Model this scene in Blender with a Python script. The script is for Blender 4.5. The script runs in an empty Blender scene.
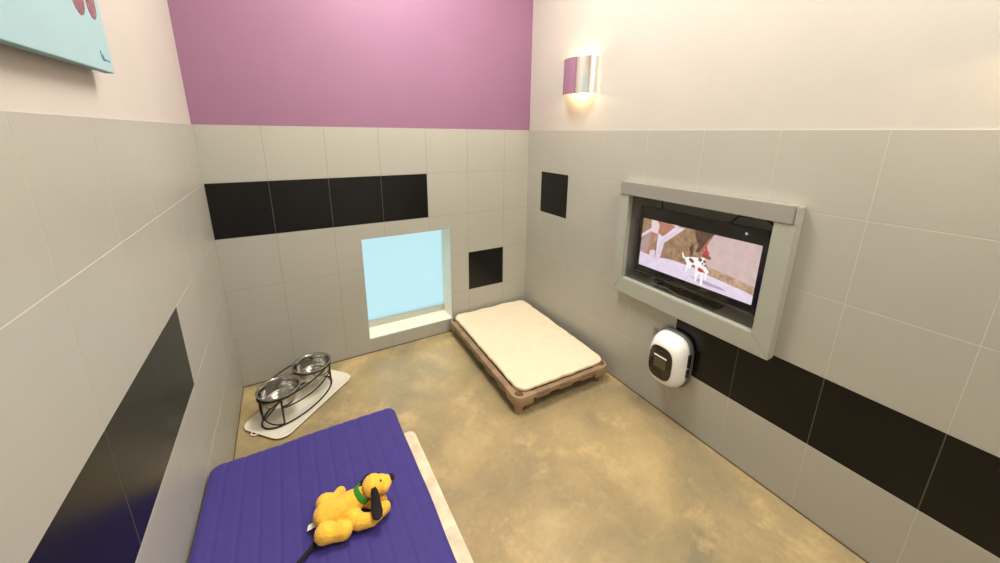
import bpy, bmesh, math, random
from mathutils import Vector, Matrix, noise
random.seed(7)
PI = math.pi
scene = bpy.context.scene
COL = scene.collection

# ------------------------------------------------------------------ helpers
def srgb(r, g, b):
    f = lambda c: c / 12.92 if c <= 0.04045 else ((c + 0.055) / 1.055) ** 2.4
    return (f(r / 255), f(g / 255), f(b / 255), 1.0)

def mat(name, color, rough=0.5, metal=0.0, var=0.0, scale=8.0, color2=None, bump=0.0, bscale=60.0,
        spec=0.5, coat=0.0, emit=None, estr=0.0, sheen=0.0, detail=4.0):
    m = bpy.data.materials.new(name); m.use_nodes = True
    nt = m.node_tree; N = nt.nodes; L = nt.links
    b = N['Principled BSDF']
    b.inputs['Base Color'].default_value = color
    b.inputs['Roughness'].default_value = rough
    b.inputs['Metallic'].default_value = metal
    b.inputs['Specular IOR Level'].default_value = spec
    b.inputs['Coat Weight'].default_value = coat
    b.inputs['Sheen Weight'].default_value = sheen
    tc = N.new('ShaderNodeTexCoord')
    if var > 0 or color2:
        n = N.new('ShaderNodeTexNoise'); n.inputs['Scale'].default_value = scale
        n.inputs['Detail'].default_value = detail
        L.new(tc.outputs['Object'], n.inputs['Vector'])
        r = N.new('ShaderNodeValToRGB')
        c2 = color2 or tuple(min(1, c * (1 + var)) for c in color[:3]) + (1,)
        c1 = color if color2 else tuple(c * (1 - var) for c in color[:3]) + (1,)
        r.color_ramp.elements[0].position = 0.33; r.color_ramp.elements[0].color = c1
        r.color_ramp.elements[1].position = 0.67; r.color_ramp.elements[1].color = c2
        L.new(n.outputs['Fac'], r.inputs['Fac']); L.new(r.outputs['Color'], b.inputs['Base Color'])
    if bump > 0:
        n2 = N.new('ShaderNodeTexNoise'); n2.inputs['Scale'].default_value = bscale
        n2.inputs['Detail'].default_value = 3
        L.new(tc.outputs['Object'], n2.inputs['Vector'])
        bp = N.new('ShaderNodeBump'); bp.inputs['Strength'].default_value = bump
        bp.inputs['Distance'].default_value = 0.004
        L.new(n2.outputs['Fac'], bp.inputs['Height']); L.new(bp.outputs['Normal'], b.inputs['Normal'])
    if emit:
        b.inputs['Emission Color'].default_value = emit
        b.inputs['Emission Strength'].default_value = estr
    return m

def obj(name, bm, mats, parent=None, smooth=False, loc=None):
    bmesh.ops.recalc_face_normals(bm, faces=bm.faces[:])
    me = bpy.data.meshes.new(name); bm.to_mesh(me); bm.free()
    for m in (mats if isinstance(mats, (list, tuple)) else [mats]): me.materials.append(m)
    if smooth:
        for p in me.polygons: p.use_smooth = True
        try: me.set_sharp_from_angle(angle=math.radians(40))
        except Exception: pass
    o = bpy.data.objects.new(name, me); COL.objects.link(o)
    if parent: o.parent = parent
    if loc: o.location = loc
    return o

def tag(o, label=None, cat=None, group=None, kind=None):
    if label: o['label'] = label
    if cat: o['category'] = cat
    if group: o['group'] = group
    if kind: o['kind'] = kind
    return o

def thing(name, label, cat, loc=(0, 0, 0), rotz=0.0, group=None):
    o = bpy.data.objects.new(name, None); COL.objects.link(o)
    o.location = loc; o.rotation_euler = (0, 0, rotz); o.empty_display_size = 0.1
    return tag(o, label, cat, group)

def box(bm, x0, x1, y0, y1, z0, z1, mi=0, bev=0.0):
    b2 = bmesh.new(); bmesh.ops.create_cube(b2, size=1)
    for v in b2.verts:
        v.co = Vector(((x0 + x1) / 2 + v.co.x * (x1 - x0), (y0 + y1) / 2 + v.co.y * (y1 - y0), (z0 + z1) / 2 + v.co.z * (z1 - z0)))
    if bev: bmesh.ops.bevel(b2, geom=b2.edges[:], offset=bev, segments=2, affect='EDGES', profile=0.5)
    for f in b2.faces: f.material_index = mi
    merge(bm, b2)

def merge(bm, b2):
    mp = {}
    for v in b2.verts: mp[v] = bm.verts.new(v.co)
    for f in b2.faces:
        try:
            nf = bm.faces.new([mp[v] for v in f.verts]); nf.material_index = f.material_index; nf.smooth = f.smooth
        except ValueError: pass
    b2.free()

def quad(bm, pts, mi=0):
    f = bm.faces.new([bm.verts.new(p) for p in pts]); f.material_index = mi; return f

def loft(bm, rings, cap0=True, cap1=True, closed=True, mi=0):
    vr = [[bm.verts.new(p) for p in r] for r in rings]
    n = len(vr[0])
    for a, b in zip(vr, vr[1:]):
        for i in range(n if closed else n - 1):
            j = (i + 1) % n
            bm.faces.new((a[i], a[j], b[j], b[i])).material_index = mi
    if cap0: bm.faces.new(list(reversed(vr[0]))).material_index = mi
    if cap1: bm.faces.new(vr[-1]).material_index = mi
    return vr

def lathe(bm, prof, n=40, center=(0, 0, 0), cap0=False, cap1=False, mi=0):
    rings = []
    for r, z in prof:
        rings.append([Vector((center[0] + r * math.cos(2 * PI * i / n), center[1] + r * math.sin(2 * PI * i / n), center[2] + z)) for i in range(n)])
    loft(bm, rings, cap0, cap1, mi=mi)

def tube(bm, pts, rad, n=8, closed=False, mi=0):
    pts = [Vector(p) for p in pts]; N = len(pts)
    rad = rad if isinstance(rad, (list, tuple)) else [rad] * N
    rings = []; prev = None
    for i in range(N):
        a = pts[(i - 1) % N] if (closed or i > 0) else pts[i]
        b = pts[(i + 1) % N] if (closed or i < N - 1) else pts[i]
        t = (b - a).normalized()
        if prev is None:
            u = t.orthogonal().normalized()
        else:
            u = (prev - t * prev.dot(t)).normalized()
        prev = u; w = t.cross(u)
        rings.append([pts[i] + (u * math.cos(2 * PI * k / n) + w * math.sin(2 * PI * k / n)) * rad[i] for k in range(n)])
    if closed:
        rings.append(rings[0])
        # choose best offset for the closing ring
        vr = [[bm.verts.new(p) for p in r] for r in rings[:-1]]
        last, first = vr[-1], vr[0]
        off = min(range(n), key=lambda s: sum((last[k].co - first[(k + s) % n].co).length for k in range(n)))
        for A, B in zip(vr, vr[1:]):
            for k in range(n): bm.faces.new((A[k], A[(k + 1) % n], B[(k + 1) % n], B[k])).material_index = mi
        for k in range(n):
            bm.faces.new((last[k], last[(k + 1) % n], first[(k + 1 + off) % n], first[(k + off) % n])).material_index = mi
    else:
        loft(bm, rings, mi=mi)

def rounded_box(hx, hy, hz, r, nx, ny, nz, rxy=None):
    """subdivided box pulled to a rounded one; rxy rounds the plan corners more."""
    bm = bmesh.new()
    def face(o, u, v, nu, nv):
        g = [[None] * (nv + 1) for _ in range(nu + 1)]
        for i in range(nu + 1):
            for j in range(nv + 1):
                g[i][j] = bm.verts.new(Vector(o) + Vector(u) * (i / nu) + Vector(v) * (j / nv))
        for i in range(nu):
            for j in range(nv): bm.faces.new((g[i][j], g[i + 1][j], g[i + 1][j + 1], g[i][j + 1]))
    X, Y, Z = (2 * hx, 0, 0), (0, 2 * hy, 0), (0, 0, 2 * hz)
    for s in (-1, 1):
        face((-hx, -hy, s * hz), X, Y, nx, ny)
        face((-hx, s * hy, -hz), X, Z, nx, nz)
        face((s * hx, -hy, -hz), Y, Z, ny, nz)
    bmesh.ops.remove_doubles(bm, verts=bm.verts[:], dist=1e-5)
    R = rxy or r
    for v in bm.verts:
        p = v.co
        # plan rounding
        cx = max(-(hx - R), min(hx - R, p.x)); cy = max(-(hy - R), min(hy - R, p.y))
        d = Vector((p.x - cx, p.y - cy))
        m = max(abs(d.x), abs(d.y))
        if d.length > 1e-9:
            d = d.normalized() * m
        q = Vector((cx + d.x, cy + d.y, p.z))
        # edge rounding (top and bottom)
        t = m - (R - r) if m > R - r else 0.0       # how far into the edge band
        zc = max(-(hz - r), min(hz - r, p.z)); dz = p.z - zc
        if t > 0 and abs(dz) > 1e-9:
            mm = max(t, abs(dz)); L = math.hypot(t, dz)
            t2, dz2 = t / L * mm, dz / L * mm
            if d.length > 1e-9: dd = d.normalized() * (m - t + t2)
            q = Vector((cx + dd.x, cy + dd.y, zc + dz2))
        v.co = q
    bmesh.ops.recalc_face_normals(bm, faces=bm.faces[:])
    bm.normal_update()
    return bm

# ------------------------------------------------------------------ materials
WARM = 1.0
def tile_material(name, base, rough, var, spec=0.5):
    m = mat(name, base, rough, var=var, scale=1.6, spec=spec, detail=6)
    nt = m.node_tree; N = nt.nodes; L = nt.links; b = N['Principled BSDF']
    tc = N.new('ShaderNodeTexCoord'); n = N.new('ShaderNodeTexNoise'); n.inputs['Scale'].default_value = 220
    L.new(tc.outputs['Object'], n.inputs['Vector'])
    bp = N.new('ShaderNodeBump'); bp.inputs['Strength'].default_value = 0.06; bp.inputs['Distance'].default_value = 0.002
    L.new(n.outputs['Fac'], bp.inputs['Height']); L.new(bp.outputs['Normal'], b.inputs['Normal'])
    return m

M = {}
M['tile'] = tile_material('grey_porcelain', srgb(170, 168, 158), 0.40, 0.035)
M['grout_black'] = mat('dark_grey_grout', srgb(74, 72, 66), 0.8)
M['black_tile'] = tile_material('black_porcelain', srgb(10, 10, 10), 0.27, 0.25, spec=0.34)
M['grout_light'] = mat('pale_grout', srgb(190, 187, 174), 0.8)
M['grout_dark'] = mat('grey_grout', srgb(148, 143, 127), 0.8)
M['white_paint'] = mat('cream_wall_paint', srgb(190, 184, 175), 0.6, var=0.02, scale=3, bump=0.08, bscale=180)
M['purple_paint'] = mat('mauve_wall_paint', srgb(143, 101, 129), 0.5, var=0.02, scale=3, bump=0.08, bscale=180)
M['front_paint'] = mat('white_front_paint', srgb(240, 238, 234), 0.6, var=0.02)  # unseen wall made white to brighten its reflection in the black tiles
M['front_tile'] = mat('white_front_tile', srgb(238, 236, 232), 0.4, var=0.02)  # white for the same brighter reflection, unlike the grey tiles elsewhere
M['ceil'] = mat('ceiling_white', srgb(236, 232, 224), 0.8, var=0.02)
M['reveal'] = mat('pale_reveal_tile', srgb(238, 234, 216), 0.4, var=0.02)
M['steel'] = mat('stainless_steel', (0.50, 0.49, 0.46, 1), 0.2, 1.0)
M['brushed'] = mat('brushed_steel', (0.56, 0.55, 0.50, 1), 0.42, 0.8, bump=0.05, bscale=120)
M['grey_steel'] = mat('grey_steel', (0.30, 0.28, 0.25, 1), 0.4, 0.8)
M['polished'] = mat('polished_aluminium', (0.86, 0.85, 0.83, 1), 0.07, 1.0)
M['satin_frame'] = mat('satin_grey_frame', srgb(164, 166, 154), 0.42, 0.0, var=0.02, spec=0.5)
M['dark_niche'] = mat('dark_niche_grey', srgb(176, 176, 164), 0.5, var=0.05)
M['black_gloss'] = mat('black_gloss_plastic', srgb(14, 13, 13), 0.22)
M['black_matt'] = mat('black_matt_plastic', srgb(22, 21, 21), 0.6)
M['black_wire'] = mat('black_coated_wire', srgb(22, 19, 18), 0.42)
M['grey_plastic'] = mat('dark_grey_plastic', srgb(92, 92, 90), 0.45)
M['white_plastic'] = mat('white_plastic', srgb(236, 235, 232), 0.28)
M['tray'] = mat('white_tray_plastic', srgb(240, 234, 216), 0.35)
M['tan'] = mat('tan_moulded_plastic', srgb(154, 128, 98), 0.5, var=0.05, scale=14)
M['brown_mesh'] = mat('brown_cot_fabric', srgb(98, 70, 54), 0.8, var=0.1, scale=80)
M['tan_wrap'] = mat('tan_rail_fabric', srgb(138, 114, 90), 0.75, var=0.08, scale=60)
M['fleece'] = mat('cream_fleece', srgb(234, 218, 188), 0.95, var=0.025, scale=20, bump=0.5, bscale=160, sheen=0.2)
M['purple'] = mat('purple_quilted_cover', srgb(52, 39, 120), 0.72, var=0.06, scale=30, bump=0.12, bscale=300, sheen=0.1)
M['purple_dark'] = mat('dark_purple_piping', srgb(44, 32, 84), 0.7)
M['slab'] = mat('cream_worn_base', srgb(204, 188, 160), 0.6, color2=srgb(234, 218, 188), scale=22, bump=0.1, bscale=90, detail=8)
M['plush'] = mat('golden_plush', srgb(246, 190, 62), 0.95, var=0.10, scale=40, bump=0.6, bscale=260, sheen=0.25)
M['plush_pale'] = mat('pale_golden_plush', srgb(250, 206, 96), 0.95, var=0.06, scale=40, bump=0.6, bscale=260, sheen=0.25)
M['plush_dark'] = mat('dark_felt', srgb(20, 17, 20), 0.9, bump=0.3, bscale=240)
M['green'] = mat('green_felt', srgb(52, 138, 44), 0.85, var=0.1, scale=50)
M['label'] = mat('white_satin_ribbon', srgb(240, 236, 228), 0.6)
M['canvas'] = mat('pale_aqua_canvas', srgb(152, 182, 188), 0.75, var=0.02, scale=12, bump=0.15, bscale=500)
M['paw'] = mat('mauve_brown_paint', srgb(150, 104, 108), 0.8, color2=srgb(104, 70, 78), scale=60)
M['ink'] = mat('dark_teal_ink', srgb(84, 128, 142), 0.8)
M['canvas_side'] = mat('canvas_edge', srgb(140, 172, 172), 0.8)
M['bulb'] = mat('lamp_glass', (1, 0.9, 0.7, 1), 0.4, emit=(1.0, 0.72, 0.36, 1), estr=5)
M['diffuser'] = mat('light_diffuser', (1, 1, 1, 1), 0.5, emit=(1.0, 0.955, 0.87, 1), estr=34.0)
M['face_dark'] = mat('dark_bronze_screen', srgb(44, 38, 30), 0.2, var=0.1, scale=20)
M['face_mid'] = mat('bronze_grille', srgb(84, 76, 56), 0.45, var=0.15, scale=260)

# smudges of dried grout on the black tiles
def smudge(m, base, haze):
    nt = m.node_tree; N = nt.nodes; L = nt.links; b = N['Principled BSDF']
    for l in list(b.inputs['Base Color'].links): L.remove(l)
    tc = N.new('ShaderNodeTexCoord')
    n = N.new('ShaderNodeTexNoise'); n.inputs['Scale'].default_value = 5.5; n.inputs['Detail'].default_value = 9; n.inputs['Roughness'].default_value = .7
    L.new(tc.outputs['Object'], n.inputs['Vector'])
    r = N.new('ShaderNodeValToRGB'); r.color_ramp.elements[0].position = .60; r.color_ramp.elements[0].color = base
    r.color_ramp.elements[1].position = .88; r.color_ramp.elements[1].color = haze
    L.new(n.outputs['Fac'], r.inputs['Fac']); L.new(r.outputs['Color'], b.inputs['Base Color'])
smudge(M['black_tile'], srgb(9, 9, 9), srgb(58, 57, 56))

def floor_material():
    m = bpy.data.materials.new('stained_concrete'); m.use_nodes = True
    nt = m.node_tree; N = nt.nodes; L = nt.links; b = N['Principled BSDF']
    tc = N.new('ShaderNodeTexCoord')
    def noise_(scale, detail, rough=0.55, dist=0.0):
        n = N.new('ShaderNodeTexNoise'); n.inputs['Scale'].default_value = scale; n.inputs['Detail'].default_value = detail
        n.inputs['Roughness'].default_value = rough; n.inputs['Distortion'].default_value = dist
        L.new(tc.outputs['Object'], n.inputs['Vector']); return n
    def ramp(src, stops):
        r = N.new('ShaderNodeValToRGB')
        while len(r.color_ramp.elements) < len(stops): r.color_ramp.elements.new(0.5)
        for e, (p, c) in zip(r.color_ramp.elements, stops): e.position = p; e.color = c
        L.new(src, r.inputs['Fac']); return r
    a = ramp(noise_(2.4, 5, .6, .4).outputs['Fac'], [(.30, srgb(138, 128, 102)), (.5, srgb(164, 146, 108)), (.72, srgb(190, 168, 122))])
    sp = ramp(noise_(5.0, 8, .68, .25).outputs['Fac'], [(.54, (0, 0, 0, 1)), (.72, (1, 1, 1, 1))])
    mx = N.new('ShaderNodeMix'); mx.data_type = 'RGBA'
    mul = N.new('ShaderNodeMath'); mul.operation = 'MULTIPLY'; mul.inputs[1].default_value = .55
    L.new(sp.outputs['Color'], mul.inputs[0]); L.new(mul.outputs[0], mx.inputs[0])
    L.new(a.outputs['Color'], mx.inputs[6]); mx.inputs[7].default_value = srgb(224, 194, 142)
    fine = ramp(noise_(46, 6, .7).outputs['Fac'], [(.3, (.90, .90, .90, 1)), (.7, (1.06, 1.06, 1.06, 1))])
    m2 = N.new('ShaderNodeMix'); m2.data_type = 'RGBA'; m2.blend_type = 'MULTIPLY'; m2.inputs[0].default_value = 1
    L.new(mx.outputs[2], m2.inputs[6]); L.new(fine.outputs['Color'], m2.inputs[7])
    L.new(m2.outputs[2], b.inputs['Base Color'])
    rr = ramp(noise_(3, 4).outputs['Fac'], [(.3, (.17, .17, .17, 1)), (.7, (.36, .36, .36, 1))])
    L.new(rr.outputs['Color'], b.inputs['Roughness'])
    bp = N.new('ShaderNodeBump'); bp.inputs['Strength'].default_value = .06; bp.inputs['Distance'].default_value = .004
    L.new(noise_(14, 6).outputs['Fac'], bp.inputs['Height']); L.new(bp.outputs['Normal'], b.inputs['Normal'])
    return m
M['floor'] = floor_material()

# frosted pane: lets the daylight through as an even glow
def frosted():
    m = bpy.data.materials.new('frosted_glass'); m.use_nodes = True
    nt = m.node_tree; N = nt.nodes; L = nt.links
    for n in list(N): N.remove(n)
    out = N.new('ShaderNodeOutputMaterial'); t = N.new('ShaderNodeBsdfTranslucent'); t.inputs['Color'].default_value = (.78, .93, .95, 1)
    g = N.new('ShaderNodeBsdfGlossy'); g.inputs['Roughness'].default_value = .35; g.inputs['Color'].default_value = (.9, .95, .95, 1)
    mx = N.new('ShaderNodeMixShader'); mx.inputs[0].default_value = .06
    L.new(t.outputs[0], mx.inputs[1]); L.new(g.outputs[0], mx.inputs[2]); L.new(mx.outputs[0], out.inputs[0])
    return m
M['frosted'] = frosted()

def clear_pane():
    m = bpy.data.materials.new('clear_acrylic'); m.use_nodes = True
    nt = m.node_tree; N = nt.nodes; L = nt.links
    for n in list(N): N.remove(n)
    out = N.new('ShaderNodeOutputMaterial'); t = N.new('ShaderNodeBsdfTransparent'); t.inputs['Color'].default_value = (.97, .97, .96, 1)
    g = N.new('ShaderNodeBsdfGlossy'); g.inputs['Roughness'].default_value = .04
    fr = N.new('ShaderNodeFresnel'); fr.inputs['IOR'].default_value = 1.35
    mx = N.new('ShaderNodeMixShader')
    L.new(fr.outputs[0], mx.inputs[0]); L.new(t.outputs[0], mx.inputs[1]); L.new(g.outputs[0], mx.inputs[2]); L.new(mx.outputs[0], out.inputs[0])
    return m
M['acrylic'] = clear_pane()

# ------------------------------------------------------------------ room shell
W = 2.0345          # room width
YF = -3.3           # front wall
ZC = 3.0           # ceiling
ROWS = [0.0, 0.3165, 0.6215, 0.9265, 1.2315, 1.527]
TT = 0.006          # tiles stand this far proud of the plaster
GAP = 0.0012

def sub_rect(r, h):
    """rectangle r minus hole h -> rectangles (a0,a1,b0,b1)."""
    a0, a1, b0, b1 = r
    if h is None or a1 <= h[0] or a0 >= h[1] or b1 <= h[2] or b0 >= h[3]: return [r]
    out = []
    if a0 < h[0]: out.append((a0, h[0], b0, b1))
    if a1 > h[1]: out.append((h[1], a1, b0, b1))
    m0, m1 = max(a0, h[0]), min(a1, h[1])
    if b0 < h[2]: out.append((m0, m1, b0, h[2]))
    if b1 > h[3]: out.append((m0, m1, h[3], b1))
    return out

def tiled_wall(name, to3d, a_lo, a_hi, joints, black, hole, paint, grout, tile=None):
    """to3d(a, z, depth) -> point, depth>0 towards the room. joints: tile joints along the wall."""
    bm = bmesh.new()
    gd = TT - .0006
    cols = [a_lo] + [j for j in joints if a_lo < j < a_hi] + [a_hi]
    # painted plaster above, grout bed below
    for r in sub_rect((a_lo, a_hi, 0.0, ROWS[-1]), hole):
        quad(bm, [to3d(r[0] - (.012 if r[0] == a_lo else 0), r[2], gd), to3d(r[1] + (.012 if r[1] == a_hi else 0), r[2], gd), to3d(r[1] + (.012 if r[1] == a_hi else 0), r[3], gd), to3d(r[0] - (.012 if r[0] == a_lo else 0), r[3], gd)], 2)
    quad(bm, [to3d(a_lo - .012, ROWS[-1] - .01, 0), to3d(a_hi + .012, ROWS[-1] - .01, 0), to3d(a_hi + .012, ZC, 0), to3d(a_lo - .012, ZC, 0)], 3)
    for i in range(len(cols) - 1):
        for k in range(5):
            for r in sub_rect((cols[i], cols[i + 1], ROWS[k], ROWS[k + 1]), hole):
                a0, a1, z0, z1 = r
                g = lambda edge, lim: 0 if abs(edge - lim) < 1e-6 else GAP
                touch = lambda v: hole and (abs(v - hole[0]) < 1e-6 or abs(v - hole[1]) < 1e-6)
                touchz = lambda v: hole and (abs(v - hole[2]) < 1e-6 or abs(v - hole[3]) < 1e-6)
                A0 = a0 if (a0 == a_lo or touch(a0)) else a0 + GAP
                A1 = a1 if (a1 == a_hi or touch(a1)) else a1 - GAP
                Z0 = z0 + .004 if k == 0 and z0 == 0 else (z0 if touchz(z0) else z0 + GAP)
                Z1 = z1 if (k == 4 or touchz(z1)) else z1 - GAP
                if A1 - A0 < .004: continue
                mi = 1 if black(i, k, (a0 + a1) / 2) else 0
                if mi == 1:
                    e_ = .0012 if k not in (0,) else 0
                    quad(bm, [to3d(a0 + .0006, z0 + GAP * .8, gd + .0004), to3d(a1 - .0006 + .0012 * (a1 < a_hi), z0 + GAP * .8, gd + .0004), to3d(a1 - .0006 + .0012 * (a1 < a_hi), z1 - GAP * .8, gd + .0004), to3d(a0 + .0006, z1 - GAP * .8, gd + .0004)], 4)
                b = .0005
                o = [to3d(A0, Z0, 0), to3d(A1, Z0, 0), to3d(A1, Z1, 0), to3d(A0, Z1, 0)]
                e = [to3d(A0, Z0, TT - b), to3d(A1, Z0, TT - b), to3d(A1, Z1, TT - b), to3d(A0, Z1, TT - b)]
                f = [to3d(A0 + b, Z0 + b, TT), to3d(A1 - b, Z0 + b, TT), to3d(A1 - b, Z1 - b, TT), to3d(A0 + b, Z1 - b, TT)]
                vo, ve, vf = ([bm.verts.new(p) for p in s] for s in (o, e, f))
                for s, t in ((vo, ve), (ve, vf)):
                    for q in range(4): bm.faces.new((s[q], s[(q + 1) % 4], t[(q + 1) % 4], t[q])).material_index = mi
                bm.faces.new(vf).material_index = mi
    o = obj(name, bm, [tile or M['tile'], M['black_tile'], grout, paint, M['grout_black']])
    tag(o, kind='structure'); return o

WIN = (0.745, 1.362, 0.105, 0.826)
NICHE = (-1.775, -1.043, 0.69, 1.20)
bj = [0.284 + 0.3056 * i for i in range(6)]
tiled_wall('wall_back', lambda a, z, d: (a, TT - d, z), 0, W, bj,
           lambda i, k, c: (k == 3 and c < 1.2) or (k == 1 and 1.507 < c < 1.812), WIN, M['purple_paint'], M['grout_dark'])
rj = [-0.18 - 0.305 * i for i in range(11)]
tiled_wall('wall_right', lambda a, z, d: (W + TT - d, a, z), YF, 0, sorted(rj),
           lambda i, k, c: (k == 3 and -.485 < c < -.18) or (k == 1 and c < -1.40), NICHE, M['white_paint'], M['grout_light'])
lj = [-0.29 - 0.305 * i for i in range(10)]
tiled_wall('wall_left', lambda a, z, d: (-TT + d, a, z), YF, 0, sorted(lj),
           lambda i, k, c: k == 2 and c < -.90, None, M['white_paint'], M['grout_light'])
fj = [0.284 + 0.3056 * i for i in range(6)]
tiled_wall('wall_front', lambda a, z, d: (a, YF - TT + d, z), 0, W, fj, lambda i, k, c: False, None, M['front_paint'], M['grout_light'], M['front_tile'])
bm = bmesh.new(); quad(bm, [(-.01, YF - .01, 0), (W + .01, YF - .01, 0), (W + .01, .01, 0), (-.01, .01, 0)])
tag(obj('floor', bm, M['floor']), kind='structure')
bm = bmesh.new(); quad(bm, [(-.01, YF - .01, ZC), (W + .01, YF - .01, ZC), (W + .01, .01, ZC), (-.01, .01, ZC)])
tag(obj('ceiling', bm, M['ceil']), kind='structure')

M['sealant'] = mat('dark_base_sealant', srgb(96, 84, 62), .8)
for nm, a in (('trim_1', (W - .0035, W + .004, YF, 0)), ('trim_2', (0, W, -.0035, .004)), ('trim_3', (-.004, .0035, YF, 0))):
    bm = bmesh.new(); box(bm, a[0], a[1], a[2], a[3], 0, .006); tag(obj(nm, bm, M['sealant']), kind='structure')

# low window in the back wall: tiled reveal, metal sill channel, frosted pane
win = bpy.data.objects.new('window_1', None); COL.objects.link(win); win.location = (0, 0, 0); tag(win, kind='structure')
x0, x1, z0, z1 = WIN; D = 0.185
bm = bmesh.new()
t = .012
box(bm, x0 - t, x0, .0062, D, z0 - t, z1 + t); box(bm, x1, x1 + t, .0062, D, z0 - t, z1 + t)
box(bm, x0, x1, .0062, D, z1, z1 + t)
xm = 0.895
box(bm, x0, xm - .0015, .0062, D, z0 - t, z0); box(bm, xm + .0015, x1, .0062, D, z0 - t, z0)
box(bm, xm - .0015, xm + .0015, .0066, D, z0 - t, z0 - .0012)
obj('reveal', bm, M['reveal'], win)
bm = bmesh.new()
box(bm, x0, x1, D - .018, D + .012, z0 - .012, z0 + .048, bev=.002)
for sx in (x0 + .29,): 
    lathe_bm = bmesh.new(); bmesh.ops.create_uvsphere(lathe_bm, u_segments=10, v_segments=6, radius=.006)
    for v in lathe_bm.verts: v.co += Vector((sx, D - .018, z0 + .024))
    merge(bm, lathe_bm)
obj('sill_channel', bm, M['brushed'], win)
bm = bmesh.new(); box(bm, x0 - .005, x1 + .005, D - .006, D + .002, z0 + .04, z1 + .005)
obj('frosted_pane', bm, M['frosted'], win)

# outside: a plain yard that the daylight falls on, seen only as a blur of light in the pane
# ------------------------------------------------------------------ picture on the wall
pic = thing('canvas_print', 'pale aqua canvas print with two mauve-brown paws, hung high on the cream wall', 'picture', (0, -1.45, 1.90))
bm = bmesh.new()
PW, PH, PT = .745, .52, .032       # along y, z, thickness
py1, pz0 = -1.088 + 1.45, 1.634 - 1.90
py0, pz1 = py1 - PW, pz0 + PH
box(bm, 0.012, PT, py0, py1, pz0, pz1, bev=.002)
for f in bm.faces: f.material_index = 0 if f.normal.x > .9 or f.calc_center_median().x > PT - 1e-4 else 1
obj('canvas', bm, [M['canvas'], M['canvas_side']], pic)
TILT = math.radians(1.0)
pic.rotation_euler = (TILT, 0, 0); pic.location = Vector((0, -1.45, 1.90)) + Vector((0, py1, pz0)) - Matrix.Rotation(TILT, 3, 'X') @ Vector((0, py1, pz0))
def blob(bm, pts, x, mi=0, th=.0006):
    a = [bm.verts.new((x, p[0], p[1])) for p in pts]; b = [bm.verts.new((x + th, p[0], p[1])) for p in pts]
    bm.faces.new(b).material_index = mi
    for i in range(len(pts)):
        j = (i + 1) % len(pts); bm.faces.new((a[i], a[j], b[j], b[i])).material_index = mi
bm = bmesh.new()
def paw(cy, z, w, h, lean):
    P = []
    for i in range(11):
        an = PI + PI * i / 10; P.append((cy + w * math.cos(an), z + w * 1.3 + w * 1.3 * math.sin(an)))
    P += [(cy + w * 1.1 + lean, z + h), (cy - w * 1.1 + lean, z + h)]
    return P
L_ = lambda y, z: (y + 1.45, z - 1.90)
c = L_(-1.142, 1.744); blob(bm, paw(c[0], c[1], .027, .15, .01), PT)
c = L_(-1.212, 1.738); blob(bm, paw(c[0], c[1], .034, .17, -.012), PT)
obj('painted_paws', bm, M['paw'], pic)
bm = bmesh.new()
sg = [(-.0, 0), (.006, .010), (.010, -.003), (.018, .002), (.026, -.001), (.034, .002), (.040, -.002)]
tube(bm, [(PT + .0004, py1 - .062 + a, pz0 + .026 + b) for a, b in sg], .0011, 6)
tube(bm, [(PT + .0004, py1 - .062 + a, pz0 + .026 + b) for a, b in [(-.004, .018), (-.001, .004), (.006, -.002)]], .0011, 6)
obj('signature', bm, M['ink'], pic)
bm = bmesh.new(); box(bm, 0, .013, py0 + .1, py0 + .6, pz1 - .06, pz1 - .03)
obj('hanging_batten', bm, M['canvas_side'], pic)

# ------------------------------------------------------------------ wall sconces
def sconce(yc, label, k=1.0):
    root = thing('wall_sconce', label, 'lamp', (W, yc, 1.845), 0, 'wall sconces')
    a, d, h = .14, .10, .1035
    bm = bmesh.new(); n = 40
    outer, inner = [], []
    for i in range(n + 1):
        an = PI * i / n
        outer.append((-d * math.sin(an), a * math.cos(an))); inner.append((-(d - .004) * math.sin(an), (a - .004) * math.cos(an)))
    loop = outer + inner[::-1]
    loft(bm, [[Vector((p[0], p[1], z)) for p in loop] for z in (-h, h)])
    obj('shade', bm, M['polished'], root, smooth=True)
    bm = bmesh.new(); box(bm, -.012, 0, -.05, .05, -.06, .06, bev=.003)
    tube(bm, [(-.012, 0, 0), (-.05, 0, 0)], .008, 8)
    box(bm, -.095, -.008, -.008, .008, -.004, .004)
    obj('backplate', bm, M['white_plastic'], root)
    bm = bmesh.new()
    lathe(bm, [(.004, -.052), (.012, -.049), (.014, -.040), (.012, -.030), (.008, -.02), (.008, .02), (.012, .030), (.014, .040), (.012, .049), (.004, .052)], 16, (-.048, 0, 0), True, True)
    obj('bulb', bm, M['bulb'], root, smooth=True)
    for s in (1, -1):
        ld = bpy.data.lights.new('sconce_light', 'POINT'); ld.energy = k * (1.5 if s < 0 else 1.1); ld.color = (1, .76, .42); ld.shadow_soft_size = .012
        lo = bpy.data.objects.new('sconce_light', ld); COL.objects.link(lo); lo.parent = root; lo.location = (-.050, 0, s * .070)
    return root
sconce(-.56, 'polished metal half-round wall sconce glowing beside the mauve wall')
sconce(-2.39, 'second half-round sconce further along the cream wall past the television', 1.5)

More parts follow.
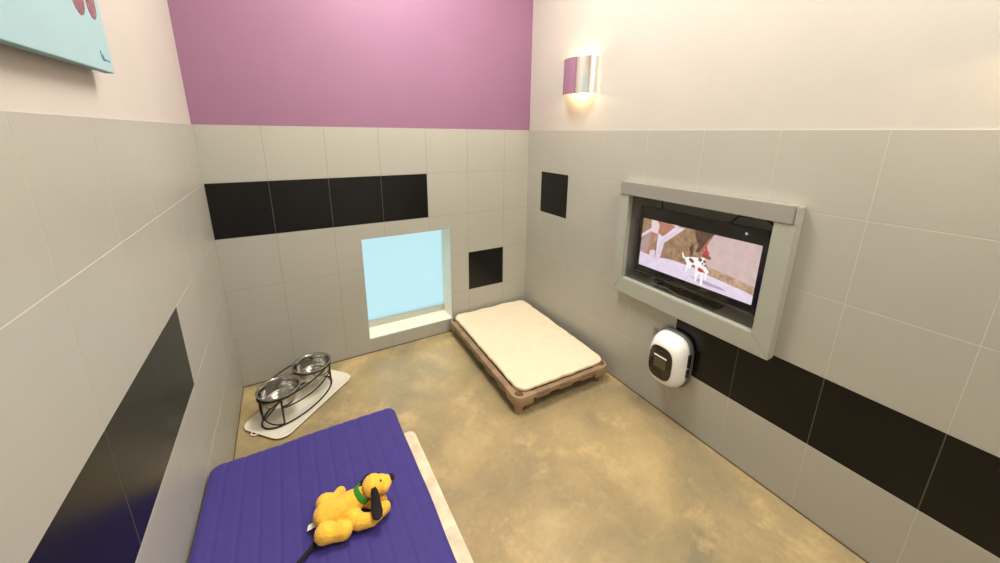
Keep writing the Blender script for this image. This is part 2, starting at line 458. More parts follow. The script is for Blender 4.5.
# ------------------------------------------------------------------ television behind its frame
fr = thing('niche_frame', 'satin grey metal frame around the recessed television', 'frame', (W, -1.417, .61))
oy, oz = -1.417, .61
ya, yb = -1.838 - oy, -.9965 - oy
zb, zt = 0, 1.2535 - .61
iy0, iy1, iz0, iz1 = -1.762 - oy, -1.054 - oy, .702 - oz, 1.184 - oz
FD = .05
def bar(name, pts, m, x0=-FD, x1=-.001 + 0.0):
    bm = bmesh.new()
    A = [bm.verts.new((x0, p[0], p[1])) for p in pts]; B = [bm.verts.new((x1, p[0], p[1])) for p in pts]
    n = len(pts); bm.faces.new(A); bm.faces.new(B[::-1])
    for i in range(n): bm.faces.new((A[i], A[(i + 1) % n], B[(i + 1) % n], B[i]))
    bmesh.ops.recalc_face_normals(bm, faces=bm.faces[:])
    bmesh.ops.bevel(bm, geom=bm.edges[:], offset=.0022, segments=2, affect='EDGES')
    return obj(name, bm, m, fr)
ob = bar('bottom_bar', [(ya, zb), (yb, zb), (iy1, iz0), (iy0, iz0)], M['satin_frame'])
bar('side_bar', [(ya, zb), (iy0, iz0), (iy0, iz1), (ya, iz1)], M['satin_frame'])
bar('side_bar', [(yb, zb), (yb, iz1), (iy1, iz1), (iy1, iz0)], M['satin_frame'])
tb = bar('top_bar', [(ya + .012, iz1), (yb, iz1), (yb, zt), (ya + .012, zt)], M['brushed'], x0=-FD - .006)
tb['label'] = 'brushed steel bar along the top'
bar('top_return', [(ya, iz1), (ya + .012, iz1), (ya + .012, zt - .003), (ya, zt - .003)], M['satin_frame'])
# recess box behind the opening
bm = bmesh.new()
ny0, ny1, nz0, nz1, nd = NICHE[0] - oy, NICHE[1] - oy, NICHE[2] - oz, NICHE[3] - oz, .20
s = .008
box(bm, -.004, nd, ny0 - s, ny0, nz0 - s, nz1 + s); box(bm, -.004, nd, ny1, ny1 + s, nz0 - s, nz1 + s)
box(bm, -.004, nd, ny0, ny1, nz0 - s, nz0); box(bm, -.004, nd, ny0, ny1, nz1, nz1 + s)
box(bm, nd, nd + s, ny0 - s, ny1 + s, nz0 - s, nz1 + s)
obj('recess_box', bm, M['dark_niche'], fr)
bm = bmesh.new(); box(bm, -.016, -.012, iy0 - .004, iy1 + .004, iz0 - .004, iz1 + .004)
obj('clear_cover', bm, M['acrylic'], fr)

tv = thing('television', 'flat black television in the wall recess showing a white dog walking', 'television', (W + .085, -1.392, NICHE[2]))
tz = NICHE[2]
def L3(x, y, z): return (x - W - .085, y + 1.392, z - tz)
ty0, ty1, tz0, tz1 = -1.722, -1.062, .724, 1.114
sy0, sy1, sz0, sz1 = -1.699, -1.085, .775, 1.051
xs = W + .05
bm = bmesh.new()
p, q = L3(xs, ty0, tz0), L3(xs + .045, ty1, tz1)
# bezel ring with a recessed panel: outer box behind, four bezel bars in front
box(bm, p[0] + .004, q[0], p[1], q[1], p[2], q[2], bev=.004)
a, b = L3(xs, sy0, sz0), L3(xs, sy1, sz1)
box(bm, p[0], p[0] + .01, p[1], a[1], p[2], q[2], bev=.0015); box(bm, p[0], p[0] + .01, b[1], q[1], p[2], q[2], bev=.0015)
box(bm, p[0], p[0] + .01, a[1] - .002, b[1] + .002, p[2], a[2], bev=.0015); box(bm, p[0], p[0] + .01, a[1] - .002, b[1] + .002, b[2], q[2], bev=.0015)
obj('housing', bm, M['black_gloss'], tv)
bm = bmesh.new(); box(bm, p[0] - .006, p[0] + .002, p[1] + .01, q[1] - .01, p[2] + .010, p[2] + .018, bev=.002)
obj('bezel_strip', bm, M['grey_plastic'], tv)
bm = bmesh.new(); box(bm, .0, .05, -.05, .05, .02, .06, bev=.004); box(bm, -.06, .08, -.17, .17, 0, .014, bev=.005)
obj('stand', bm, M['black_gloss'], tv)
bm = bmesh.new(); c_ = L3(xs - .0008, -1.628, 1.088); box(bm, c_[0], c_[0] + .001, c_[1] - .005, c_[1] + .005, c_[2] - .005, c_[2] + .005)
led = obj('status_light', bm, mat('blue_status_led', (.3, .5, .6, 1), .4, emit=(.45, .75, .95, 1), estr=.7), tv); led['label'] = 'small pale blue status light'
# the picture being shown: one flat luminous sheet, drawn in coloured areas
SCR = {}
def scr(name, r, g, b, st=1.15):
    c = srgb(r, g, b); m = mat('screen_' + name, (.01, .01, .01, 1), .35, emit=c, estr=st)
    nt = m.node_tree; N = nt.nodes; L = nt.links; bs = N['Principled BSDF']
    tc = N.new('ShaderNodeTexCoord'); n = N.new('ShaderNodeTexNoise'); n.inputs['Scale'].default_value = 48 if name in ('rock', 'ledge', 'dark_rock') else 26; n.inputs['Detail'].default_value = 8; n.inputs['Roughness'].default_value = .7
    L.new(tc.outputs['Object'], n.inputs['Vector'])
    rr = N.new('ShaderNodeValToRGB'); k = .60 if name in ('rock', 'ledge', 'dark_rock') else .93
    rr.color_ramp.elements[0].position = .36; rr.color_ramp.elements[0].color = tuple(x * k for x in c[:3]) + (1,)
    rr.color_ramp.elements[1].position = .66; rr.color_ramp.elements[1].color = tuple(min(1, x * (2 - k)) for x in c[:3]) + (1,)
    L.new(n.outputs['Fac'], rr.inputs['Fac']); L.new(rr.outputs['Color'], bs.inputs['Emission Color'])
    SCR[name] = len(SCR); return m
smats = [scr('path', 228, 212, 232), scr('rock', 158, 126, 98), scr('dark_rock', 96, 70, 56), scr('slope', 206, 180, 178),
         scr('ledge', 190, 156, 128), scr('stairs', 222, 204, 222), scr('stair_shadow', 176, 150, 148), scr('skin', 182, 122, 100), scr('shorts', 232, 206, 212),
         scr('white_fur', 250, 244, 250), scr('brown_fur', 140, 78, 66), scr('red', 196, 72, 70), scr('shade', 186, 162, 190)]
bm = bmesh.new(); layer = [0]
def area(name, pts):
    layer[0] += 1
    x = xs + .0035 - layer[0] * .00004
    v = [bm.verts.new(L3(x, sy1 + (sy0 - sy1) * s_, sz0 + (sz1 - sz0) * t_)) for s_, t_ in pts]
    bm.faces.new(v).material_index = SCR[name]
area('path', [(0, 0), (1, 0), (1, 1), (0, 1)])
area('rock', [(.17, .26), (.30, .31), (.44, .31), (.62, .29), (.80, .24), (1, .16), (1, 1), (.36, 1), (.26, .7)])
area('dark_rock', [(.50, 1), (.66, 1), (.61, .84), (.57, .64), (.53, .58), (.545, .74), (.52, .84)])
area('dark_rock', [(.47, .66), (.505, .74), (.515, .58), (.50, .46)])
area('dark_rock', [(.18, .3), (.21, .3), (.22, .62), (.2, .6)])
area('slope', [(.66, .99), (1, 1), (1, .30), (.82, .36), (.64, .40), (.585, .62)])
area('ledge', [(.60, .40), (.82, .36), (1, .29), (1, .17), (.80, .22), (.62, .26)])
area('rock', [(.0, .29), (.17, .24), (.17, 1), (0, 1)])
area('stair_shadow', [(.0, .29), (.06, .28), (.16, .62), (.16, .9), (.06, .7), (0, .5)])
area('stairs', [(.0, .58), (.11, .80), (.11, .86), (.0, .66)])
area('stairs', [(.10, .26), (.16, .24), (.20, .62), (.36, .98), (.42, .98), (.24, .60), (.215, .26), (.17, .22)])
area('stairs', [(.10, .26), (.16, .25), (.16, .40), (.11, .38)])
area('skin', [(.10, .78), (.15, .74), (.13, .55), (.115, .40), (.09, .28), (.065, .27), (.09, .45), (.095, .6)])
area('skin', [(.15, .78), (.22, .72), (.30, .90), (.33, .97), (.28, 1), (.10, 1), (.09, .9)])
area('shorts', [(.095, .76), (.165, .74), (.175, .92), (.15, 1), (.09, 1)])
area('shade', [(.50, .13), (.60, .06), (.82, .07), (.78, .11), (.64, .13)])
# walking dog: tail, body, legs, head, patches
def cap(name, a, b, w0, w1, asp=2.2):
    d = Vector((b[0] - a[0], (b[1] - a[1]) / asp)); nn = Vector((-d.y, d.x)).normalized() if d.length else Vector((0, 1))
    P = []
    for i in range(7):
        an = PI * i / 6; e = nn * math.cos(an) * w0 - d.normalized() * math.sin(an) * w0; P.append((a[0] + e.x, a[1] + e.y * asp))
    for i in range(7):
        an = PI * i / 6; e = -nn * math.cos(an) * w1 + d.normalized() * math.sin(an) * w1; P.append((b[0] + e.x, b[1] + e.y * asp))
    area(name, P)
def disc(name, c, r, asp=2.2, n=14): area(name, [(c[0] + r * math.cos(2 * PI * i / n), c[1] + r * asp * math.sin(2 * PI * i / n)) for i in range(n)])
_area = area
def area(name, pts): _area(name, [(a_ + .05, .26 + (b_ - .26) * 1.08) for a_, b_ in pts])
cap('white_fur', (.375, .50), (.385, .43), .005, .007); cap('white_fur', (.385, .43), (.42, .41), .007, .010)
cap('white_fur', (.43, .40), (.50, .42), .026, .032)
cap('white_fur', (.435, .36), (.425, .20), .014, .008); cap('white_fur', (.46, .36), (.45, .27), .012, .008)
cap('brown_fur', (.45, .42), (.47, .40), .014, .012)
cap('white_fur', (.525, .42), (.53, .28), .036, .030)
cap('white_fur', (.515, .24), (.515, .10), .013, .010); cap('white_fur', (.56, .26), (.565, .07), .013, .011)
cap('white_fur', (.59, .32), (.595, .17), .010, .008); cap('white_fur', (.57, .34), (.60, .30), .018, .012)
disc('white_fur', (.545, .45), .032); disc('brown_fur', (.53, .47), .016); disc('brown_fur', (.566, .46), .012)
cap('red', (.535, .30), (.56, .29), .016, .012); disc('red', (.57, .60), .026); cap('red', (.565, .66), (.56, .76), .012, .004); cap('red', (.545, .62), (.535, .68), .010, .004)
cap('brown_fur', (.555, .56), (.60, .54), .016, .013); disc('dark_rock', (.553, .415), .008)
for f in bm.faces: f.normal_update()
o = obj('screen', bm, smats, tv)
bm = bmesh.new(); c0 = L3(xs - .02, -1.20, tz + .006)
tube(bm, [L3(xs - .03, -1.16, tz + .006), L3(xs - .035, -1.22, tz + .018), L3(xs - .03, -1.30, tz + .022), L3(xs - .035, -1.38, tz + .008), L3(xs - .02, -1.46, tz + .006), L3(xs + .03, -1.52, tz + .008)], .004, 8)
cab = obj('loose_cable', bm, mat('pale_grey_cable', srgb(150, 146, 138), .5), tv); cab['label'] = 'pale grey cable lying below the screen'
bm = bmesh.new()
tube(bm, [L3(xs + .06, -1.52, 1.10), L3(xs + .05, -1.56, 1.15), L3(xs + .045, -1.66, 1.165), L3(xs + .10, -1.70, 1.12)], .006, 8)
obj('power_cord', bm, M['black_matt'], tv)
bm = bmesh.new(); tube(bm, [L3(xs + .06, -1.16, 1.10), L3(xs + .05, -1.150, 1.19)], .004, 8)
obj('signal_cord', bm, M['black_matt'], tv)

# ------------------------------------------------------------------ white wall dispenser
dp = thing('treat_dispenser', 'rounded white wall dispenser with dark front panel, under the television frame', 'dispenser', (W, -1.417, .374))
def sup(hy, hz, x, n=40, e=3.2, dy=0, dz=0):
    P = []
    for i in range(n):
        an = 2 * PI * i / n; c_, s_ = math.cos(an), math.sin(an)
        P.append(Vector((x, dy + hy * math.copysign(abs(c_) ** (2 / e), c_), dz + hz * math.copysign(abs(s_) ** (2 / e), s_))))
    return P
bm = bmesh.new()
loft(bm, [sup(0.1003, 0.1501, 0.0000), sup(0.1038, 0.1542, -0.0056), sup(0.1038, 0.1542, -0.0226), sup(0.0986, 0.1481, -0.0301)])
obj('back_plate', bm, M['grey_plastic'], dp, smooth=True)
bm = bmesh.new()
loft(bm, [sup(0.0934, 0.1419, -0.0244), sup(0.0969, 0.1439, -0.0320), sup(0.0960, 0.1429, -0.0564), sup(0.0909, 0.1357, -0.0799), sup(0.0813, 0.1234, -0.1015), sup(0.0710, 0.1100, -0.1147), sup(0.0605, 0.0967, -0.1213), sup(0.0553, 0.0915, -0.1222)])
obj('shell', bm, M['white_plastic'], dp, smooth=True)
bm = bmesh.new()
loft(bm, [sup(0.0654, 0.0908, -0.1208), sup(0.0654, 0.0908, -0.1236), sup(0.0610, 0.0867, -0.1255)])
fp = obj('front_panel', bm, M['face_dark'], dp, smooth=True); fp['label'] = 'dark bronze front panel'
bm = bmesh.new(); box(bm, -.1270, -.1245, -.034, .034, -.030, .022, bev=.001)
obj('speaker_grille', bm, M['face_mid'], fp)
bm = bmesh.new(); box(bm, -.1276, -.1248, -.036, .036, .031, .040, bev=.001)
lb = obj('badge_strip', bm, M['white_plastic'], fp); lb['label'] = 'narrow white strip'
bm = bmesh.new(); b2 = bmesh.new(); bmesh.ops.create_uvsphere(b2, u_segments=16, v_segments=10, radius=.009)
for v in b2.verts: v.co = Vector((-.1255 + v.co.x * .45, v.co.y, .060 + v.co.z))
merge(bm, b2); obj('camera_lens', bm, M['black_gloss'], fp, smooth=True)
bm = bmesh.new(); b2 = bmesh.new(); bmesh.ops.create_uvsphere(b2, u_segments=16, v_segments=10, radius=.010)
for v in b2.verts: v.co = Vector((-.1255 + v.co.x * .4, v.co.y, -.058 + v.co.z))
merge(bm, b2); obj('treat_opening', bm, M['black_gloss'], fp, smooth=True)
bm = bmesh.new()
box(bm, -.046, -.028, -.1045, -.094, .0, .07, bev=.002); box(bm, -.046, -.028, -.1045, -.094, -.055, -.012, bev=.002)
obj('side_vent', bm, M['black_gloss'], dp)  # black boxes stand in for the dark vent slots between shell and plate

bk = bmesh.new()
box(bk, -.012, 0, -.024, .024, -.022, .022, bev=.002); box(bk, -.022, -.010, -.006, .006, -.014, .014, bev=.002)
bo = obj('wall_clip', bk, M['grey_steel']); bo.location = (W, -1.302, .452)
tag(bo, 'small metal clip fixed to the tile above the white dispenser', 'clip')

# ------------------------------------------------------------------ raised cot and fleece
ROT = math.radians(-1.6)
CX, CY = 1.652, -.527
cot = thing('dog_cot', 'low tan plastic dog cot standing in the tiled corner', 'cot', (CX, CY, 0), ROT)
hx, hy, ht = .342, .508, .114
def corner(sx, sy):
    bm = bmesh.new()
    lx, ly, r = .115, .115, .05
    def outline(inset, z):
        # L-ish corner plate with one big rounded outer corner; local coords measured from the outer corner inwards
        P = []
        for i in range(9):
            an = PI / 2 * i / 8
            P.append((r - (r - inset) * math.cos(an), r - (r - inset) * math.sin(an)))
        P += [(lx, inset), (lx, .052), (.075, .060), (.060, .075), (.052, ly), (inset, ly)]
        return [Vector((sx * (hx - p[0]), sy * (hy - p[1]), z)) for p in P]
    loft(bm, [outline(.006, .052), outline(.003, .060), outline(0, ht - .006), outline(.003, ht - .001), outline(.008, ht)])
    # skirt web under plate towards each rail
    return bm
def foot(sx, sy):
    bm = bmesh.new(); c_ = (sx * (hx - .042), sy * (hy - .042))
    rings = []
    for rad, z in ((.022, 0), (.025, .003), (.028, .05), (.036, .058)):
        rings.append([Vector((c_[0] + rad * math.cos(2 * PI * i / 24), c_[1] + rad * math.sin(2 * PI * i / 24), z)) for i in range(24)])
    loft(bm, rings); return bm
for sx in (-1, 1):
    for sy in (-1, 1):
        cn = obj('corner_bracket', corner(sx, sy), M['tan'], cot, smooth=True)
        obj('foot', foot(sx, sy), M['tan'], cn, smooth=True)
        # oval pocket on top: shallow rimmed disc, dark brown put in for the hole's shade
        bm = bmesh.new(); c_ = Vector((sx * (hx - .040), sy * (hy - .040), 0)); ang = math.atan2(-sx * 1, sy * 1)
        def oval(a_, b_, z): return [Vector((c_.x + a_ * math.cos(t_) * math.cos(ang) - b_ * math.sin(t_) * math.sin(ang), c_.y + a_ * math.cos(t_) * math.sin(ang) + b_ * math.sin(t_) * math.cos(ang), z)) for t_ in [2 * PI * i / 20 for i in range(20)]]
        loft(bm, [oval(.026, .018, ht - .001), oval(.026, .018, ht + .0022), oval(.023, .0155, ht + .0022), oval(.021, .014, ht + .0005)], cap0=False)
        obj('pocket', bm, M['brown_mesh'], cn, smooth=True)
for sx in (-1, 1):
    L0, L1 = -hy + .10, hy - .10
    bm = bmesh.new(); xa, xb = sorted((sx * (hx - .040), sx * (hx - .004)))
    box(bm, xa, xb, L0, L1, .076, ht - .002, bev=.006)
    rl = obj('side_rail', bm, M['tan'], cot)
    for i in range(5):
        bm = bmesh.new(); t0 = L0 + (L1 - L0) * (i + .22) / 5; xa2, xb2 = sorted((sx * (hx - .041), sx * (hx - .002)))
        box(bm, xa2, xb2, t0, t0 + (L1 - L0) / 5 * .56, .062, ht - .0005, bev=.006)
        obj('fabric_wrap', bm, M['tan_wrap'], rl)
for sy in (-1, 1):
    L0, L1 = -hx + .10, hx - .10
    bm = bmesh.new(); ya_, yb_ = sorted((sy * (hy - .036), sy * (hy - .004)))
    box(bm, L0, L1, ya_, yb_, .080, ht - .002, bev=.006)
    rl = obj('end_rail', bm, M['tan'], cot)
    for i in range(3):
        bm = bmesh.new(); t0 = L0 + (L1 - L0) * (i + .2) / 3; y2, y3 = sorted((sy * (hy - .037), sy * (hy - .002)))
        box(bm, t0, t0 + (L1 - L0) / 3 * .6, y2, y3, .070, ht - .0005, bev=.006)
        obj('fabric_wrap', bm, M['tan_wrap'], rl)
bm = rounded_box(hx - .036, hy - .032, .004, .003, 12, 16, 1, rxy=.05)
# leave room for the corner pockets: cut the corners of the sheet in
for v in bm.verts:
    ax, ay = abs(v.co.x), abs(v.co.y)
    over = (ax - (hx - .11)) + (ay - (hy - .11))
    if ax > hx - .11 and ay > hy - .11 and over > .095:
        k = (over - .095) / 2
        v.co.x -= math.copysign(k, v.co.x); v.co.y -= math.copysign(k, v.co.y)
    v.co.z += ht - .010
obj('bed_sheet', bm, M['brown_mesh'], cot)

fl = rounded_box(.312, .487, .010, .009, 60, 84, 3, rxy=.055)
for v in fl.verts:
    x, y = v.co.x, v.co.y
    e = noise.noise(Vector((x * 9, y * 9, 1.7)))
    e2 = noise.noise(Vector((x * 28, y * 28, 4.1)))
    d = max(abs(x) / .312, abs(y) / .487)
    rim = max(0, (d - .86) / .14)
    lift = .006 * (e + .6) + .0022 * e2
    if v.co.z > 0: v.co.z += lift + .004 * (1 - rim)
    # wavy edge
    wv = .010 * noise.noise(Vector((x * 13, y * 13, 9.0))) * rim
    v.co.x += math.copysign(wv, x) ; v.co.y += math.copysign(wv, y)
    v.co.z += .013
fo = obj('fleece_mat', fl, M['fleece'], smooth=True)
fo.location = (CX + .012, CY + .012, ht); fo.rotation_euler = (0, 0, ROT)
tag(fo, 'cream fleece mat spread over the low tan cot', 'mat')

# ------------------------------------------------------------------ bowls in an oval stand on a tray
TA = math.radians(43)
tr = bmesh.new()
def rr(hl, hw, r, z, n=8):
    P = []
    for cx_, cy_, a0 in ((hl - r, hw - r, 0), (-hl + r, hw - r, PI / 2), (-hl + r, -hw + r, PI), (hl - r, -hw + r, 1.5 * PI)):
        for i in range(n + 1):
            an = a0 + PI / 2 * i / n; P.append(Vector((cx_ + r * math.cos(an), cy_ + r * math.sin(an), z)))
    return P
loft(tr, [rr(.255, .125, .05, 0), rr(.268, .138, .058, .010), rr(.272, .142, .06, .014), rr(.268, .138, .058, .016), rr(.256, .126, .052, .010), rr(.250, .120, .05, .006), rr(.226, .098, .04, .0065), rr(.222, .094, .04, .0045)])
tray = obj('serving_tray', tr, M['tray'], smooth=True); tray.location = (.302, -.300, 0); tray.rotation_euler = (0, 0, TA)
tag(tray, 'white plastic tray on the floor under the bowl stand', 'tray')
bm = bmesh.new()
hd = []
for i in range(13):
    an = PI / 2 + PI * i / 12; hd.append((-.266 + .018 * math.cos(an), .035 + .018 * math.sin(an), .010))
tube(bm, hd, .0035, 8)
obj('hanging_loop', bm, M['tray'], tray)

SX, SY = .289, -.300
stand = thing('bowl_stand', 'black wire oval stand holding two steel bowls', 'stand', (SX, SY, .0065), TA)
A_, B_ = .222, .112
RZ = .166; RB = .104
ell = lambda a_, b_, z, n=56: [Vector((a_ * math.cos(2 * PI * i / n), b_ * math.sin(2 * PI * i / n), z)) for i in range(n)]
bm = bmesh.new(); tube(bm, ell(A_, B_, .0045), .0045, 8, closed=True); obj('base_ring', bm, M['black_wire'], stand, smooth=True)
bm = bmesh.new(); tube(bm, ell(A_ + .002, B_ + .002, RZ - .006), .0042, 8, closed=True); obj('top_ring', bm, M['black_wire'], stand, smooth=True)
for s in (-1, 1):
    bm = bmesh.new(); tube(bm, [p + Vector((s * .1145, 0, 0)) for p in ell(RB - .004, RB - .004, RZ - .005, 40)], .004, 8, closed=True)
    obj('bowl_ring', bm, M['black_wire'], stand, smooth=True)
pt = lambda an, z, k=1.0: Vector((A_ * k * math.cos(an), B_ * k * math.sin(an), z))
POSTS = [math.radians(a) for a in (142, 220, 322, 38)]
for an in POSTS:
    bm = bmesh.new(); tube(bm, [pt(an, .006), pt(an, .075, 1.0), pt(an, RZ - .006, 1.008)], .0044, 8)
    obj('post', bm, M['black_wire'], stand, smooth=True)
for a0, a1 in ((142, 220), (220, 142), (322, 398), (398, 322)):          # crossed curves at the two ends
    bm = bmesh.new(); P = []
    for i in range(19):
        t_ = i / 18; an = math.radians(a0 + (a1 - a0) * t_)
        P.append(pt(an, .008 + (RZ - .016) * (t_ ** 1.6), .985))
    tube(bm, P, .0038, 8); obj('curved_brace', bm, M['black_wire'], stand, smooth=True)
for a0, a1 in ((220, 322), (38, 142)):                                    # one long bow on either side
    bm = bmesh.new(); P = []
    for i in range(25):
        t_ = i / 24; an = math.radians(a0 + (a1 - a0) * t_)
        P.append(pt(an, RZ * .62 - .012 * math.sin(PI * t_), .99))
    tube(bm, P, .0038, 8); obj('side_bow', bm, M['black_wire'], stand, smooth=True)

def bowl(s, label):
    bm = bmesh.new()
    prof = [(.0, .0)]
    R_ = RB
    out = [(.074, 0), (.081, .003), (.086, .010), (.090, .040), (.0935, .072), (.1025, .0745), (.1055, .0770), (.1055, .0790), (.1025, .0800), (.096, .0790),
           (.0925, .075), (.0885, .042), (.084, .013), (.079, .0065), (.066, .0045), (.02, .0045)]
    lathe(bm, out, 56, (0, 0, 0), True, True)
    o = obj('pet_bowl', bm, M['steel'], smooth=True)
    o.location = (SX + s * .1145 * math.cos(TA), SY + s * .1145 * math.sin(TA), .0065 + RZ - .070)
    return tag(o, label, 'bowl', 'steel bowls in the wire stand')
bowl(-1, 'stainless steel bowl in the wire stand, the one closer to the purple mattress')
bowl(1, 'stainless steel bowl in the wire stand, the one closer to the low window')

# ------------------------------------------------------------------ bed base, purple mattress
bb = rounded_box(.369, .645, .0825, .012, 30, 40, 6, rxy=.03)
for v in bb.verts:
    v.co.z += .0010 * noise.noise(v.co * 9)
base = obj('bed_base', bb, M['slab'], smooth=True); base.location = (.010 + .369, -.993 - .645, .0832)
tag(base, 'low worn cream base under the purple mattress', 'bed base')

BT = .1685
MX, MY, MZ = .3315, .640, .074
mb = rounded_box(MX, MY, MZ, .026, 150, 90, 12, rxy=.040)
mb.normal_update()
PITCH = .0555
for v in mb.verts:
    n_ = v.normal.copy()
    x, y = v.co.x, v.co.y
    d = abs(((x + MX) / PITCH + .5) % 1 - .5) * PITCH       # distance to the seam
    dip = .0024 * math.exp(-(d / .005) ** 2)
    puff = .0030 * math.cos(PI * min(1, d / (PITCH / 2)) - PI) * 0 
    crown = .010 * (1 - (x / MX) ** 2) if v.co.z > 0 else 0
    wr = .0030 * noise.noise(Vector((x * 5 + y * 3, y * 2.2, .3))) + .0016 * noise.noise(Vector((x * 14, y * 6, 2.3)))
    v.co += n_ * ((wr if v.co.z > -MZ * .5 else 0) - dip)
    v.co.z += crown * .6 + .036 * max(0, (-x - .06) / .27) ** 1.6 * (1 - .75 * max(0, min(1, (y - MY + .35) / .35)))
mat_o = thing('quilted_mattress', 'purple quilted mattress lying along the wall under the yellow toy', 'mattress', (.005 + MX, -.968 - MY, BT))
for v in mb.verts: v.co.z += MZ
obj('cover', mb, M['purple'], mat_o, smooth=True)
bm = bmesh.new(); tube(bm, [p * 1 for p in rr(MX + .001, MY + .001, .040, .022, 8)], .0035, 6, closed=True)
pp = obj('piping', bm, M['purple_dark'], mat_o, smooth=True)

# ------------------------------------------------------------------ plush toy dog (a plain generic one)
TZ = BT + 2 * MZ + .009
px, py_ = .385, -1.415
toy = thing('plush_dog', 'yellow plush toy dog with black ears lying on the purple mattress', 'soft toy', (px, py_, TZ), 0)
def ball(bm, c, r, sc=(1, 1, 1), rot=None):
    b2 = bmesh.new(); bmesh.ops.create_uvsphere(b2, u_segments=20, v_segments=14, radius=1)
    R_ = rot or Matrix.Identity(3)
    for v in b2.verts: v.co = Vector(c) + R_ @ Vector((v.co.x * r * sc[0], v.co.y * r * sc[1], v.co.z * r * sc[2]))
    merge(bm, b2)
def limb(bm, pts, rads):
    for (a_, b_), (ra, rb) in zip(zip(pts, pts[1:]), zip(rads, rads[1:])):
        a_, b_ = Vector(a_), Vector(b_); n_ = max(3, int((b_ - a_).length / .006))
        for i in range(n_ + 1):
            t_ = i / n_; b2 = bmesh.new(); bmesh.ops.create_icosphere(b2, subdivisions=2, radius=ra + (rb - ra) * t_)
            for v in b2.verts: v.co += a_.lerp(b_, t_)
            merge(bm, b2)
def remesh(o, vox=.0025, it=4):
    m_ = o.modifiers.new('remesh', 'REMESH'); m_.mode = 'VOXEL'; m_.voxel_size = vox; m_.use_smooth_shade = True
    s_ = o.modifiers.new('smooth', 'SMOOTH'); s_.iterations = it; s_.factor = .5
P3 = lambda x, y, z: (x - px, y - py_, z)
bm = bmesh.new()
limb(bm, [P3(.350, -1.404, .034), P3(.385, -1.411, .036), P3(.424, -1.409, .040), P3(.455, -1.408, .052)], [.036, .037, .039, .027])     # torso to neck
limb(bm, [P3(.354, -1.356, .028), P3(.372, -1.352, .024)], [.029, .022])                  # haunch on the window side
limb(bm, [P3(.384, -1.348, .020), P3(.401, -1.332, .018)], [.016, .0185])                 # and its foot
limb(bm, [P3(.342, -1.458, .030), P3(.366, -1.466, .024), P3(.392, -1.472, .025)], [.029, .023, .0265])     # other hind leg
limb(bm, [P3(.420, -1.444, .032), P3(.438, -1.468, .024), P3(.472, -1.478, .021), P3(.514, -1.457, .0205)], [.026, .024, .0195, .0215])    # foreleg
limb(bm, [P3(.452, -1.398, .030), P3(.484, -1.424, .020), P3(.512, -1.430, .020)], [.020, .017, .0195])    # other foreleg
body = obj('body', bm, M['plush'], toy); remesh(body)
# head with a blunt muzzle
hd_c = Vector(P3(.493, -1.414, .078)); fwd = Vector((.995, .06, -.12)).normalized()
yaw = math.atan2(fwd.y, fwd.x)
bm = bmesh.new()
ball(bm, hd_c, .034, (1.0, 1.02, .92)); 
for i in range(8):
    t_ = i / 7; ball(bm, hd_c + fwd * (.010 + .027 * t_) + Vector((0, 0, -.006 * t_)), .029 - .006 * t_, (1, 1.05, .9))
side = Vector((-fwd.y, fwd.x, 0)).normalized()
for s in (-1, 1): ball(bm, hd_c + fwd * .030 + side * s * .014 + Vector((0, 0, -.008)), .019)
head = obj('head', bm, M['plush'], toy); remesh(head, .0025, 5)
bm = bmesh.new(); ball(bm, hd_c + fwd * .0615 + Vector((0, 0, .003)), .0105, (.9, 1.2, .9), Matrix.Rotation(yaw, 3, 'Z')); obj('nose', bm, M['plush_dark'], head, smooth=True)
for s in (-1, 1):
    bm = bmesh.new(); ball(bm, hd_c + fwd * .0225 + side * s * .0160 + Vector((0, 0, .0235)), .0030); obj('eye', bm, M['plush_dark'], head, smooth=True)
bm = bmesh.new()
tube(bm, [hd_c + fwd * .0605 + Vector((0, 0, -.012)) + side * (k * .012) + fwd * (-.004 * abs(k)) for k in (-1, -.5, 0, .5, 1)], .0012, 6)
obj('mouth_stitch', bm, M['plush_dark'], head)
# floppy rounded ears
def ear(pts, w, th):
    bm = bmesh.new(); pts = [Vector(p) for p in pts]; rings = []
    for i, p in enumerate(pts):
        t_ = (pts[min(i + 1, len(pts) - 1)] - pts[max(i - 1, 0)]).normalized()
        u = t_.cross(Vector((0, 0, 1))); u = u.normalized() if u.length > .2 else fwd.copy()
        n_ = u.cross(t_).normalized()
        rings.append([p + u * w[i] * math.cos(2 * PI * k / 14) + n_ * th * math.sin(2 * PI * k / 14) for k in range(14)])
    loft(bm, rings); return obj('ear', bm, M['plush_dark'], head, smooth=True)
near = -side
ear([hd_c + near * .026 + Vector((-.004, 0, .018)), hd_c + near * .034 + Vector((-.004, 0, .011)), hd_c + near * .044 + Vector((-.005, 0, -.004)), hd_c + near * .058 + Vector((-.007, 0, -.020)), hd_c + near * .074 + Vector((-.009, 0, -.028)), hd_c + near * .088 + Vector((-.011, 0, -.032)), hd_c + near * .093 + Vector((-.012, 0, -.033))],
    [.007, .0105, .013, .0155, .017, .0135, .004], .0045)
ear([hd_c + side * .026 + Vector((-.004, 0, .016)), hd_c + side * .035 + Vector((-.008, 0, .008)), hd_c + side * .042 + Vector((-.016, 0, -.006)), hd_c + side * .048 + Vector((-.026, 0, -.022)), hd_c + side * .052 + Vector((-.034, 0, -.034))],
    [.007, .012, .016, .015, .005], .0045)
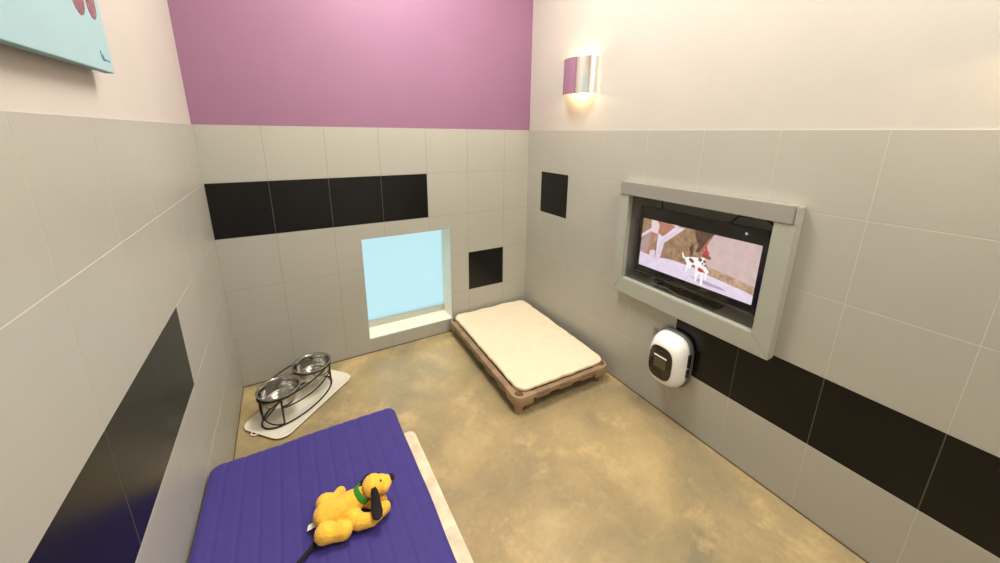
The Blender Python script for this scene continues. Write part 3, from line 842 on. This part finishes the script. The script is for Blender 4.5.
# collar, tail, sewn-in label
bm = bmesh.new(); cpos = Vector(P3(.459, -1.409, .058)); ax = Vector((.62, .02, .42)).normalized()
q_ = ax.to_track_quat('Z', 'Y').to_matrix()
lathe(bm, [(.0265, -.009), (.0300, -.008), (.0305, 0), (.0300, .008), (.0265, .009)], 28)
for v in bm.verts: v.co = cpos + q_ @ v.co
obj('collar', bm, M['green'], toy, smooth=True)
bm = bmesh.new(); tube(bm, [P3(.334, -1.440, .022), P3(.320, -1.454, .012), P3(.303, -1.466, .006), P3(.286, -1.477, .005), P3(.270, -1.488, .005), P3(.256, -1.500, .005)], [.006, .0065, .0068, .0068, .0065, .0045], 10)
obj('tail', bm, M['plush_dark'], toy, smooth=True)
bm = bmesh.new(); b2 = rounded_box(.0150, .0095, .0008, .0006, 4, 4, 1)
for v in b2.verts: v.co = Vector(P3(.313, -1.404, .017)) + Matrix.Rotation(math.radians(-14), 3, 'Z') @ Matrix.Rotation(math.radians(-22), 3, 'Y') @ v.co
merge(bm, b2); obj('fabric_tag', bm, M['label'], toy)

# ------------------------------------------------------------------ lamps and daylight
def panel(x, y, label, sx=.6, sy=.6):
    r = thing('ceiling_light', label, 'lamp', (x, y, ZC), 0, 'ceiling panel lights')
    bm = bmesh.new(); w = .03
    box(bm, -sx / 2 - w, sx / 2 + w, -sy / 2 - w, -sy / 2, -.03, 0); box(bm, -sx / 2 - w, sx / 2 + w, sy / 2, sy / 2 + w, -.03, 0)
    box(bm, -sx / 2 - w, -sx / 2, -sy / 2, sy / 2, -.03, 0); box(bm, sx / 2, sx / 2 + w, -sy / 2, sy / 2, -.03, 0)
    obj('frame', bm, M['white_plastic'], r)
    bm = bmesh.new(); quad(bm, [(-sx / 2, -sy / 2, -.02), (sx / 2, -sy / 2, -.02), (sx / 2, sy / 2, -.02), (-sx / 2, sy / 2, -.02)])
    obj('diffuser', bm, M['diffuser'], r)
panel(1.05, -.85, 'square ceiling light panel over the cot and bowls', .7, .7)
panel(1.60, -2.45, 'square ceiling light panel over the purple mattress', .6, .6)

w = bpy.data.worlds.new('daylight'); scene.world = w; w.use_nodes = True
bg = w.node_tree.nodes['Background']; bg.inputs[0].default_value = (.86, .96, 1.0, 1); bg.inputs[1].default_value = 1.10

# ------------------------------------------------------------------ camera
f, cx, cy = 367.82, 501.78, 229.35
yw, pt_, rl_ = .53382, .25512, -.011807
fw = Vector((math.sin(yw) * math.cos(pt_), math.cos(yw) * math.cos(pt_), -math.sin(pt_)))
rt = Vector((math.cos(yw), -math.sin(yw), 0)); dn = fw.cross(rt)
c_, s_ = math.cos(rl_), math.sin(rl_)
r2 = c_ * rt + s_ * dn; d2 = -s_ * rt + c_ * dn
cam = bpy.data.cameras.new('camera'); co = bpy.data.objects.new('camera', cam); COL.objects.link(co)
mw = Matrix.Identity(4)
for i in range(3): mw[i][0] = r2[i]; mw[i][1] = -d2[i]; mw[i][2] = -fw[i]
mw[0][3], mw[1][3], mw[2][3] = .36538, -2.4245, 1.4903 + .0115
co.matrix_world = mw
cam.sensor_fit = 'HORIZONTAL'; cam.sensor_width = 36; cam.lens = f / 1000 * 36
cam.shift_x = (500 - cx) / 1000; cam.shift_y = (cy - 281.5) / 1000
cam.clip_start = .02
scene.camera = co
vs = scene.view_settings
vs.view_transform = 'Standard'; vs.look = 'None'; vs.gamma = 1; vs.use_curve_mapping = False; vs.exposure = 0.0
scene.cycles.use_denoising = True
scene.cycles.max_bounces = 10; scene.cycles.diffuse_bounces = 6
scene.cycles.sample_clamp_indirect = 6
